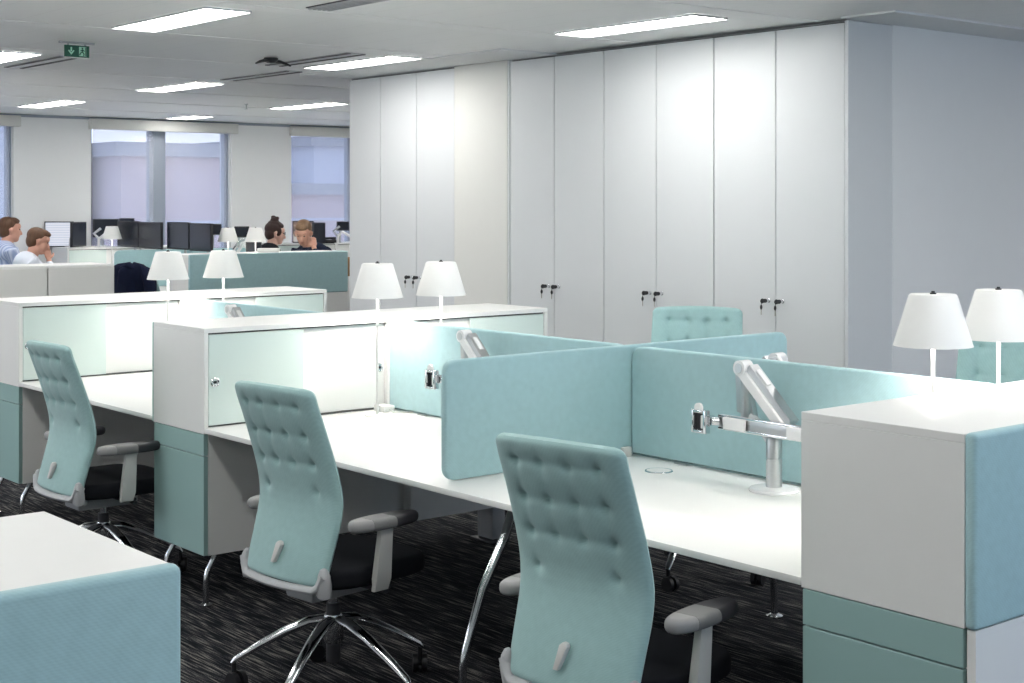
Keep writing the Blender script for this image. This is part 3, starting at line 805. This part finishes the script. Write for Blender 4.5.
def task_chair(x, y, rz, label, lift=0.):
    t = thing('task_chair', (x, y, 0), rz, label, 'office chair', 'aqua high-back task chairs')
    Z = lift
    # five-star base
    bs = MB().lathe([(.0, .165), (.030, .165), (.036, .18), (.037, .235), (.030, .262), (0, .262)], n=28)
    bo = bs.build('base_hub', M['chrome'], t)
    for k in range(5):
        a = 2*PI*k/5 - .21
        ca, sa = math.cos(a), math.sin(a)
        pts = [(ca*r, sa*r, z) for r, z in ((.02, .244), (.08, .236), (.16, .203), (.25, .155), (.335, .104), (.348, .090))]
        MB().tube(pts, [.023, .024, .022, .018, .014, .010], 14, .75).build('base_arm', M['chrome'], t)
        cxp, cyp = ca*.342, sa*.342
        cs = MB(); b = a + 1.1 + k*.7
        ax = Vector((-math.sin(b), math.cos(b), 0)); c0 = Vector((cxp, cyp, .0315)) + Vector((math.cos(b), math.sin(b), 0))*.014
        for s in (-1, 1):
            cs.cone(c0+ax*s*.007, c0+ax*s*.025, .031, n=26)
        cs.cone(c0+ax*-.007, c0+ax*.007, .012, n=14)
        cs.cone((cxp, cyp, .045), (cxp, cyp, .092), .008, n=12)
        cs.build('caster', M['black'], t)
    MB().cone((0, 0, .10), (0, 0, .30+Z), .024, n=24).build('gas_column', M['plastic_dark'], t)
    MB().cone((0, 0, .30+Z), (0, 0, .36+Z), .016, n=20).build('gas_piston', M['chrome'], t)
    # tilt mechanism
    mb = MB().box(-.15, .13, -.075, .075, .335+Z, .405+Z, .014)
    mb.box(-.10, .08, -.10, .10, .372+Z, .398+Z, .008); mb.build('mechanism', M['plastic'], t)
    MB().tube([(.03, -.09, .378+Z), (.03, -.19, .376+Z), (.035, -.235, .374+Z)], [.006, .006, .012], 10, .7).build('lever', M['plastic_dark'], t)
    MB().tube([(.0, .09, .378+Z), (.0, .19, .376+Z), (.005, .235, .374+Z)], [.006, .006, .012], 10, .7).build('lever', M['plastic_dark'], t)
    # seat cushion
    sb = MB(); n = 44; pts = []
    for k in range(n):
        a = 2*PI*k/n; c, s = math.cos(a), math.sin(a)
        px = .035 + .245*math.copysign(abs(c)**.55, c); py = (.238 - .012*(c < 0)*abs(c))*math.copysign(abs(s)**.5, s)
        pts.append((px, py, .402+Z))
    sb.prism(pts, (0, 0, .066), .022, 5)
    for v in sb.bm.verts:
        if v.co.x > .15: v.co.z -= .10*(v.co.x-.15)**1.3
    sb.build('seat', M['seat'], t, label='charcoal seat cushion')
    # backrest
    bk = chair_back()
    for v in bk.bm.verts: v.co.z += Z; v.co.x += .015
    b = bk.build('backrest', M['chair_fabric'], t, label='aqua button-tufted backrest')
    for p in b.data.polygons: p.use_smooth = True
    tb = MB().prism([(-.232, .006, .478+Z), (-.232, .022, .478+Z), (-.219, .010, .540+Z), (-.219, .000, .548+Z), (-.219, -.012, .546+Z), (-.220, -.016, .536+Z)], (-.018, 0, 0), .003, 2)
    tb.build('pull_tab', M['plastic_light'], b, label='small pale pull tab')
    # back carrier wrapping the bottom of the backrest
    U = []
    for k in range(25):
        u = -1+2*k/24; au = abs(u)
        U.append((-.249+.045*au**2.2, u*.208, .412+Z+.050*max(0, (au-.86)/.14)**1.5))
    MB().tube(U, [.020+.008*abs(-1+2*k/24)**4 for k in range(25)], 16, .62).build('back_carrier', M['plastic'], t)
    for s in (-1, 1):
        MB().tube([(-.206, s*.205, .488+Z), (-.207, s*.206, .482+Z), (-.208, s*.208, .466+Z), (-.208, s*.210, .44+Z), (-.205, s*.206, .405+Z), (-.18, s*.17, .392+Z), (-.13, s*.09, .380+Z)], [.003, .013, .020, .024, .026, .022, .018], 14, .85).build('carrier_arm', M['plastic'], t)
    # armrests
    for s in (-1, 1):
        ar = MB().prism([(-.048, s*.250, .392+Z), (.010, s*.250, .392+Z), (.018, s*.258, .43+Z), (.022, s*.262, .599+Z), (-.030, s*.262, .599+Z), (-.046, s*.258, .43+Z)][::s], (0, s*.024, 0), .006, 2)
        ao = ar.build('armrest', M['plastic_light'], t, label='pale grey armrest')
        MB().box(-.03, .03, *sorted((s*.15, s*.262)), .388+Z, .4015+Z, .004).build('arm_bracket', M['plastic_dark'], ao)
        def pad(x0, x1, nm, mat, lab=None):
            n = 40; ps = []
            for k in range(n):
                a = 2*PI*k/n; c, q = math.cos(a), math.sin(a)
                ps.append((-.010+.143*math.copysign(abs(c)**.85, c), s*.272+.047*math.copysign(abs(q)**.8, q), .600+Z))
            m = MB().prism(ps, (0, 0, .038), .016, 5)
            for co, no in (((x0, 0, 0), (-1, 0, 0)), ((x1, 0, 0), (1, 0, 0))):
                bmesh.ops.bisect_plane(m.bm, geom=m.bm.verts[:]+m.bm.edges[:]+m.bm.faces[:], plane_co=co, plane_no=no, clear_outer=True)
            bmesh.ops.holes_fill(m.bm, edges=[e for e in m.bm.edges if e.is_boundary])
            m.build(nm, mat, ao, label=lab)
        pad(-.2, -.085, 'arm_pad', M['plastic_mid'], 'light grey rear of the arm pad')
        pad(-.084, .010, 'arm_pad', M['pad'], 'mid grey middle of the arm pad')
        pad(.011, .2, 'arm_pad', M['plastic_dark'], 'black front of the arm pad')
    return t
R4 = math.radians(6.5)
C0 = task_chair(2.715, 4.245, R4, 'aqua tufted task chair in front of the middle desk, second from left')
dup(C0, (2.695, 2.822, 0), math.radians(9.5), 'aqua tufted task chair nearest the camera, bottom centre')
dup(C0, (2.722, 6.120, 0), math.radians(1), 'aqua tufted task chair at far left beside the left cabinet')
CF = task_chair(4.83, 4.575, math.radians(218), 'aqua tufted chair back behind the screens, in front of the tall cupboards', lift=.11)
dup(CF, (4.74, 2.96, 0), math.radians(200), 'aqua tufted chair back at the right edge behind the lamps')

# ------------------------------------------------------------------ background benches
storage(3.45, 11.74, -1, 'distant cream storage cabinet at left, in front of the seated men', cream=1.28)
FX = 6.79
storage(FX, 13.27, 1, 'distant storage cabinet with long aqua fabric side below the seated man', fabric=True)
desk(FX, FX+1.86, 13.735, 16.245, 'far white bench desk carrying the black monitors', [(15.0, 0)])
desk(3.45, 3.45+1.86, 12.205, 15.3, 'far bench desk hidden behind the cream cabinet at left', [(13.8, 0)])
storage(FX, 16.25, -1, 'farthest aqua-door cabinet under the windows at left', plain=True)
storage(9.52, 16.25, -1, 'farthest aqua-door cabinet under the right-hand window', plain=True)
desk(9.52, 9.52+1.86, 13.1, 16.245, 'far white desk at the right behind the seated man', [(14.6, 0)])
screen_x(15.03, FX+.02, FX+1.80, D, 1.15, 'distant aqua fabric screen behind the dark jacket', r=.06)
screen_y(FX+.93, 13.75, 15.005, D, 1.12, 'distant aqua spine screen behind the nearer pair of black monitors')
t = thing('storage_box', (*at(347, 16.35), 0), .3, 'brown box front at the left edge of the tall cupboards, far away', 'box')
MB().box(-.12, .12, -.1, .1, .855, 1.06, .004).build('brown_panel', M['brown'], t)
MB().box(-.13, .13, -.11, .11, 0, .85, .004).build('plinth', M['white'], t)

def monitor(x, y, zc, rz, label, zb=None, screen='screen_off', w=.50, h=.30, arm=True, group='desk monitors'):
    """screen faces local -x"""
    zb = D if zb is None else zb
    t = thing('monitor', (x, y, zb), rz, label, 'monitor', group)
    z = zc-zb
    MB().box(0, .03, -w/2, w/2, z-h/2, z+h/2, .004).build('casing', M['bezel'], t)
    MB().box(-.002, -.0002, -w/2+.012, w/2-.012, z-h/2+.014, z+h/2-.012).build('screen', M[screen], t, False)
    MB().box(.0305, .05, -.06, .06, z-.06, z+.06, .004).build('mount', M['alu'], t)
    MB().tube([(.045, 0, z), (.09, .015, z-.01), (.11, .02, z*.6), (.11, .02, .008)], .014, 10).build('stand_arm', M['alu'], t)
    MB().lathe([(0, 0), (.06, 0), (.06, .01), (0, .012)], (.11, .02, 0), 24).build('stand_base', M['gloss_white'], t)
    return t
def mon_px(pa, pb, ptop, x, label, **k):
    """monitor in a plane x=const spanning image columns pa..pb, top at image row ptop"""
    def yo(px):
        tt = (px-512)/F; Y = x/(tt*CS+SN); return -tt*Y*SN+Y*CS, Y
    (ya, Ya), (yb_, Yb) = yo(pa), yo(pb)
    zt = CH-(ptop-Y0)*((Ya+Yb)/2)/F
    w = abs(ya-yb_)
    h = k.pop('h', .30)
    return monitor(x, (ya+yb_)/2, zt-h/2, 0, label, w=w-.012, h=h, **k)
mon_px(211, 189.2, 223.2, 7.40, 'black monitor, right one of the nearer far pair')
mon_px(188.8, 166.6, 222, 7.40, 'black monitor, left one of the nearer far pair')
mon_px(161, 138.8, 222, 7.34, 'black monitor, right one of the pair left of the tall window mullion')
mon_px(138.4, 117, 221, 7.34, 'black monitor, left one of the pair, next to the small lamp')
def mon_at(px, Y, zc, off, label, **k):
    x, y = at(px, Y); return monitor(x, y, zc, math.atan2(y, x)+math.radians(off), label, **k)
mon_at(59, 17.15, 1.300, -8, 'monitor showing a white document beside the seated men', screen='doc', w=.33, h=.30, zb=ZT)
mon_at(79.5, 17.1, 1.300, 62, 'dark monitor turned away, joined to the one with the white document', w=.34, h=.29, zb=ZT)
mon_at(106, 17.6, 1.365, 10, 'dark monitor behind the small lamp, far left of the black monitor pairs', w=.30, h=.22, zb=ZT)
mon_at(127, 17.6, 1.405, 10, 'dark monitor peeking over the left black pair', w=.18, h=.16, zb=ZT)
mon_at(216, 17.0, 1.36, 10, 'low dark monitor just right of the nearer black pair', w=.13, h=.13)
mon_at(242, 17.0, 1.33, 10, 'low dark monitor between the two small distant lamps', w=.17, h=.13)
mon_at(254, 16.0, 1.17, 10, 'low black monitor behind the small lamp beside the woman', w=.17, h=.16)
mon_at(303, 18.6, 1.30, -8, 'monitor with a picture page behind the man looking down', screen='photo', w=.27, h=.28, zb=ZT)
mon_at(319.5, 18.5, 1.285, 40, 'dark monitor right of the picture page behind the man', w=.20, h=.27, zb=ZT)
mon_at(343, 18.8, 1.37, 10, 'small dark monitor far right at the edge of the tall cupboards', w=.16, h=.12, zb=ZT)

# clutter on the far cabinet tops and desks
def small(name, px, Y, z, build, label, cat, rz=-.69):
    x, y = at(px, Y); t = thing(name, (x, y, z), rz, label, cat); build(t); return t
def papers(t):
    for i in range(3): MB().box(-.11+.01*i, .11+.008*i, -.07, .07, .004*i, .004*i+.0035).build('sheet', M['paper'], t, False)
def cardb(t):
    MB().prism([(-.06, -.03, 0), (.06, -.03, 0), (.06, -.03, .07), (-.06, -.03, .07)], (0, .05, 0), .002, 1).build('card', M['paper'], t)
    MB().box(-.08, -.062, -.02, .03, 0, .075, .002).build('clip', M['black'], t)
small('desk_card', 64, 17.55, ZT, cardb, 'small white card holder in front of the white document monitor', 'card holder')
small('paper_stack', 92, 17.25, ZT, papers, 'pile of papers on the far aqua-door cabinet at left', 'papers')
small('desk_phone', 330, 18.8, ZT, lambda t: (MB().box(-.09, .09, -.07, .07, 0, .05, .008).build('body', M['black'], t), MB().tube([(-.08, -.05, .065), (0, -.055, .07), (.08, -.05, .065)], [.02, .014, .02], 10).build('handset', M['black'], t)), 'black desk phone on the far cabinet beneath the right window', 'phone')
def armbits(t):
    MB().lathe([(0, 0), (.05, 0), (.05, .01), (0, .012)], n=24).build('base', M['gloss_white'], t)
    MB().tube([(0, 0, 0), (0, 0, .10), (.06, 0, .15), (.16, 0, .09)], .018, 10).build('lower_arm', M['gloss_white'], t)
    MB().tube([(.0, 0, .10), (-.06, 0, .16), (.02, 0, .22)], .016, 10).build('upper_arm', M['alu'], t)
small('monitor_stand', 99, 17.15, ZT, armbits, 'white monitor arm in front of the dark monitor at far left', 'monitor arm')
small('monitor_stand', 338, 18.75, ZT, armbits, 'white monitor arm at the edge of the tall cupboards, far away', 'monitor arm')
small('monitor_stand', 238, 16.5, D, lambda t: (MB().tube([(0, 0, 0), (0, 0, .38), (.06, 0, .46), (.12, 0, .40)], .022, 10).build('lower_arm', M['gloss_white'], t), MB().tube([(-.05, 0, .40), (.02, 0, .50), (.1, 0, .52)], .018, 10).build('upper_arm', M['chrome'], t)), 'chrome monitor arm between the two small distant lamps', 'monitor arm')
small('paper_tray', 268.5, 15.40, ZT, lambda t: (MB().box(-.11, .11, -.06, .06, 0.0, .042, .006).build('tray', M['paper'], t)), 'pale tray in front of the woman with the bun', 'tray')

# ------------------------------------------------------------------ jacket on a chair back
jx, jy = at(136, 13.05)
CJ = task_chair(jx+.27*math.cos(.35), jy+.27*math.sin(.35), .35, 'far task chair under the dark jacket', lift=.0)
def jacket(x, y, rz):
    t = thing('jacket', (x, y, .66), rz, 'dark navy jacket draped over a chair behind the cream cabinet', 'jacket')
    m = MB(); nx, nz = 44, 26
    rows = []
    for j in range(nz+1):
        v = j/nz
        row = []
        for i in range(nx):
            a = 2*PI*i/nx
            w = .21+.075*(1-v)**.7 if v < .88 else .21*math.sqrt(max(0, 1-((v-.88)/.121)**2))
            dpt = .085+.035*(1-v) if v < .88 else .085*math.sqrt(max(0, 1-((v-.88)/.121)**2))
            fold = 1+.16*math.sin(a*6+v*3)+.10*math.sin(a*11-v*6)
            row.append(m.bm.verts.new((math.cos(a)*dpt*fold, math.sin(a)*w*(1+.3*(fold-1)), v*.47+.012*math.sin(a*3+2*v))))
        rows.append(row)
    for j in range(nz):
        for i in range(nx): m.bm.faces.new((rows[j][i], rows[j][(i+1) % nx], rows[j+1][(i+1) % nx], rows[j+1][i]))
    m.bm.faces.new(rows[0][::-1]); m.bm.faces.new(rows[-1])
    m.build('body', M['navy'], t)
    for s in (-1, 1):
        MB().tube([(-.03, s*.18, .40), (-.05, s*.245, .32), (-.06, s*.28, .18), (-.05, s*.285, -.02)], [.045, .055, .05, .042], 14, .8).build('sleeve', M['navy'], t)
    MB().tube([(-.05, -.09, .42), (-.055, 0, .455), (-.05, .09, .42)], [.02, .028, .02], 12).build('collar', M['navy'], t)
jacket(jx-.035, jy-.01, .35)

# ------------------------------------------------------------------ people
def remesh(o, vs):
    r = o.modifiers.new('remesh', 'REMESH'); r.mode = 'VOXEL'; r.voxel_size = vs; r.use_smooth_shade = True
    s = o.modifiers.new('smooth', 'SMOOTH'); s.iterations = 4; s.factor = .5
def rotm(c, rx=0, ry=0, rz=0):
    return Matrix.Translation(c) @ Euler((rx, ry, rz)).to_matrix().to_4x4()
def person(loc, rz, label, skin, shirt, hair, style, hz=.55, lean=.0, pitch=0., yaw=0., hands='down', sc=1.1):
    """seated figure facing local +x"""
    t = thing('person', (*loc, 0), rz, label, 'person'); t.scale = (sc, sc, sc)
    sw = .19
    pel = Vector((0, 0, hz)); ch = Vector((.30*lean, 0, hz+.37)); nk = Vector((.44*lean, 0, hz+.49))
    hd = nk + Vector((.025+.05*lean+.06*math.sin(pitch), 0, .125-.02*lean))
    HM = Matrix.Translation(hd) @ Euler((0, pitch, yaw)).to_matrix().to_4x4()
    H = lambda x, y, z: HM @ Vector((x, y, z))
    def hands_pts(s):
        sh = ch + Vector((0, s*sw, .07))
        if hands == 'chin' and s < 0:
            el = sh + Vector((.20, -.02, -.22)); wr = H(.135, s*.045, -.13); return sh, el, wr
        if hands == 'face' and s > 0:
            el = sh + Vector((.22, .07, -.20)); wr = H(.05, .105, -.125) ; return sh, el, wr
        el = sh + Vector((.10, s*.05, -.27)); wr = el + Vector((.24, -s*.05, .03)); return sh, el, wr
    b = MB()
    b.tube([pel+Vector((0, 0, -.06)), pel+Vector((0, 0, .08)), (pel+ch)/2, ch, ch+Vector((0, 0, .10))], [.14, .14, .125, .15, .09], 20, .68)
    b.ball(ch+Vector((-.01, 0, .04)), (.105, .19, .11), 20)
    b.tube([ch+Vector((0, 0, .06)), nk+Vector((.005, 0, .0)), H(-.02, 0, -.05)], [.07, .056, .055], 16)
    head = [((-.012, 0, .035), (.098, .076, .092)), ((.035, 0, -.020), (.062, .062, .075)), ((.052, 0, -.075), (.036, .040, .034)),
            ((.072, 0, .045), (.026, .055, .035))]
    for c, r in head:
        q = bmesh.ops.create_uvsphere(b.bm, u_segments=20, v_segments=14, radius=1)
        bmesh.ops.transform(b.bm, matrix=HM @ Matrix.Translation(c) @ Matrix.Diagonal((*r, 1)), verts=q['verts'])
    b.tube([H(.084, 0, .022), H(.104, 0, -.012), H(.112, 0, -.026), H(.092, 0, -.034)], [.009, .012, .015, .010], 10)
    for s in (-1, 1):
        b.tube([H(-.004, s*.076, .020), H(-.014, s*.086, .012), H(-.012, s*.084, -.018), H(.0, s*.074, -.030)], [.010, .012, .010, .008], 8)
    # thighs and shins
    for s in (-1, 1):
        b.tube([pel+Vector((0, s*.09, -.02)), pel+Vector((.22, s*.11, -.01)), pel+Vector((.44, s*.12, -.02))], [.085, .078, .06], 16)
        b.tube([pel+Vector((.44, s*.12, -.02)), Vector((.46, s*.12, .28)), Vector((.44, s*.12, .08))], [.06, .052, .038], 14)
        b.tube([Vector((.42, s*.12, .045)), Vector((.50, s*.125, .035)), Vector((.60, s*.13, .025))], [.038, .036, .024], 12)
    for s in (-1, 1):
        sh, el, wr = hands_pts(s)
        b.tube([sh, (sh+el)/2, el], [.052, .046, .038], 14); b.tube([el, (el+wr)/2, wr], [.038, .034, .024], 14)
        f = (wr-el).normalized(); side = f.cross(Vector((0, 0, 1))).normalized(); up = side.cross(f)
        palm = wr+f*.045
        b.tube([wr, wr+f*.03, wr+f*.075], [.024, .034, .034], 12, .5)
        for k, (o, ln) in enumerate(((-.027, .058), (-.009, .068), (.009, .064), (.027, .050))):
            p = wr+f*.075+side*o
            cv = -up if hands == 'down' else (HM.to_3x3() @ Vector((-.3, 0, .1)))
            b.tube([p, p+f*ln*.5+cv*.006, p+f*ln*.85+cv*.028], [.0095, .0088, .007], 8)
        b.tube([wr+f*.02+side*.028*(-s), wr+f*.05+side*.05*(-s), wr+f*.075+side*.055*(-s)], [.012, .011, .008], 8)
    body = b.build('body', skin, t); remesh(body, .0075)
    # shirt or jacket
    c = MB()
    c.tube([pel+Vector((0, 0, -.05)), pel+Vector((0, 0, .08)), (pel+ch)/2, ch, ch+Vector((0, 0, .115))], [.158, .155, .142, .165, .088], 24, .72)
    c.ball(ch+Vector((-.01, 0, .035)), (.118, .205, .120), 24)
    c.tube([nk+Vector((-.012, 0, -.075)), nk+Vector((-.006, 0, -.012))], [.085, .066], 18)
    for s in (-1, 1):
        sh, el, wr = hands_pts(s); we = el+(wr-el)*.86
        c.tube([sh, (sh+el)/2, el], [.068, .060, .052], 16); c.tube([el, (el+we)/2, we], [.051, .045, .036], 16)
    co = c.build('top', shirt, t, label='shirt or knit top'); remesh(co, .010)
    d = MB()
    for s in (-1, 1):
        d.tube([pel+Vector((-.02, s*.09, -.02)), pel+Vector((.22, s*.11, -.01)), pel+Vector((.44, s*.12, -.02))], [.10, .092, .073], 16)
        d.tube([pel+Vector((.44, s*.12, -.02)), Vector((.46, s*.12, .28)), Vector((.445, s*.12, .09))], [.073, .064, .055], 14)
    d.ball(pel+Vector((0, 0, .0)), (.15, .17, .10), 18)
    do = d.build('trousers', M['trouser'], t); remesh(do, .012)
    # hair
    h = MB()
    def hb(c, r, n=18):
        q = bmesh.ops.create_uvsphere(h.bm, u_segments=n, v_segments=12, radius=1)
        bmesh.ops.transform(h.bm, matrix=HM @ Matrix.Translation(c) @ Matrix.Diagonal((*r, 1)), verts=q['verts'])
    hb((-.030, 0, .055), (.095, .083, .082)); hb((-.055, 0, .005), (.062, .076, .080)); hb((.025, 0, .092), (.058, .066, .040))
    if style == 'quiff': hb((.055, .012, .098), (.038, .052, .026)); hb((.068, -.02, .092), (.026, .03, .022))
    if style == 'short': hb((.045, 0, .096), (.042, .056, .022)); hb((-.06, 0, -.03), (.045, .06, .04))
    if style == 'bun':
        hb((-.025, 0, .150), (.046, .046, .036)); hb((-.035, .02, .180), (.030, .028, .020)); hb((-.005, -.015, .175), (.026, .024, .018))
        hb((-.02, 0, .115), (.075, .06, .035)); hb((.02, .06, .03), (.035, .02, .05)); hb((.02, -.06, .03), (.035, .02, .05))
    ho = h.build('hair', hair, t); remesh(ho, .006)
    fc = MB()
    for s in (-1, 1): fc.ball(H(.079, s*.030, .018), .0095, 10)
    fc.build('eyes', M['eye'], t)
    MB().tube([H(.080, -.022, -.055), H(.089, 0, -.054), H(.080, .022, -.055)], [.004, .007, .004], 8).build('mouth', M['lips'], t)
    br = MB()
    for s in (-1, 1): br.tube([H(.090, s*.014, .036), H(.089, s*.030, .041), H(.076, s*.047, .036)], [.004, .005, .003], 6)
    br.build('eyebrows', hair, t)
    if style == 'bun':
        gl = MB()
        for s in (-1, 1):
            gl.tube([H(.098, s*.032+.020*math.cos(a), .016+.016*math.sin(a)) for a in [2*PI*k/14 for k in range(15)]], .0022, 6, cap=False)
            gl.tube([H(.097, s*.052, .02), H(.0, s*.082, .022)], .002, 6)
        gl.tube([H(.099, -.012, .018), H(.099, .012, .018)], .002, 6)
        gl.build('glasses', M['black'], t)
    return t
people = [
 (at(1, 16.35), -4, 'man in a pale blue checked shirt seated at the left edge, facing right', 'skin', 'shirt_blue', 'hair_brown', 'short', dict(hz=.56, lean=.12, pitch=.05, sc=1.155), 'chair of the man in the blue checked shirt'),
 (at(17.5, 15.2), -12, 'man in a white shirt leaning on his hand, beside the man in blue', 'skin', 'shirt_white', 'hair_brown', 'quiff', dict(hz=.545, lean=.30, pitch=.30, hands='chin', sc=1.09), 'aqua chair back between the two seated men'),
 ((8.97, 15.50), -18, 'woman in black with dark hair in a bun, facing right', 'skin_pale', 'knit_black', 'hair_dark', 'bun', dict(hz=.545, lean=.12, pitch=.12, sc=1.115), 'chair of the woman with the bun'),
 ((9.16, 14.60), 197, 'man in a dark suit looking down with a hand to his face', 'skin', 'suit', 'hair_sandy', 'short', dict(hz=.54, lean=.42, pitch=.50, yaw=.45, hands='face', sc=1.145), 'chair of the man in the dark suit')]
for loc, rz, lab, sk, sh, hr, st, kw, cl in people:
    a = math.radians(rz)
    person(loc, a, lab, M[sk], M[sh], M[hr], st, **kw)
    lf = (kw['hz']-.09)*kw['sc']-.475
    tc_ = dup(C0, (loc[0]+.02*math.cos(a), loc[1]+.02*math.sin(a), 0), a, cl)
    for c in tc_.children:
        if c.name.split('.')[0] not in ('base_hub', 'base_arm', 'caster', 'gas_column'): c.location.z += lf

# ------------------------------------------------------------------ daylight and added fill light, world, camera
def area(name, loc, rot, sx, sy, e, col):
    l = bpy.data.lights.new(name, 'AREA'); l.shape = 'RECTANGLE'; l.size = sx; l.size_y = sy; l.energy = e; l.color = col
    o = bpy.data.objects.new(name, l); COL.objects.link(o); o.location = loc; o.rotation_euler = rot; return o
for a, b in backbays:      # daylight entering by the windows behind the camera
    area('window_daylight', ((a+b)/2, YB-.05, 1.65), (PI/2+math.radians(12), 0, 0), b-a, 1.7, 42, (.55, .75, 1))
for a, b in leftbays:  # fill lamps added at the unseen left openings, tilted up to brighten the ceiling
    area('window_daylight', (XL-.05, (a+b)/2, 1.65), (PI/2+math.radians(38), 0, -PI/2), b-a, 1.7, 48, (.92, .96, 1))

w = bpy.data.worlds.new('dusk_sky'); SC.world = w; w.use_nodes = True
nt = w.node_tree; bg = nt.nodes['Background']
tc = nt.nodes.new('ShaderNodeTexCoord'); sx = nt.nodes.new('ShaderNodeSeparateXYZ'); rp = nt.nodes.new('ShaderNodeValToRGB')
nt.links.new(tc.outputs['Generated'], sx.inputs[0]); nt.links.new(sx.outputs['Z'], rp.inputs['Fac'])
e = rp.color_ramp.elements; e[0].position = 0; e[0].color = (.82, .84, .92, 1); e[1].position = .5; e[1].color = (.50, .62, .88, 1)
nt.links.new(rp.outputs['Color'], bg.inputs['Color']); bg.inputs['Strength'].default_value = 2.0

cam = bpy.data.cameras.new('camera'); co = bpy.data.objects.new('camera', cam); COL.objects.link(co)
co.location = (0, 0, CH); co.rotation_euler = (PI/2, 0, -TH)
# the view axis points at (sin TH, cos TH) in room axes
cam.sensor_width = 36; cam.lens = F/1024*36
cam.shift_y = -(341.5-Y0)/1024
cam.clip_end = 200
SC.camera = co
SC.view_settings.view_transform = 'Standard'; SC.view_settings.look = 'None'
SC.view_settings.gamma = 1; SC.view_settings.use_curve_mapping = False
SC.view_settings.exposure = .10
SC.cycles.diffuse_bounces = 8; SC.cycles.max_bounces = 14
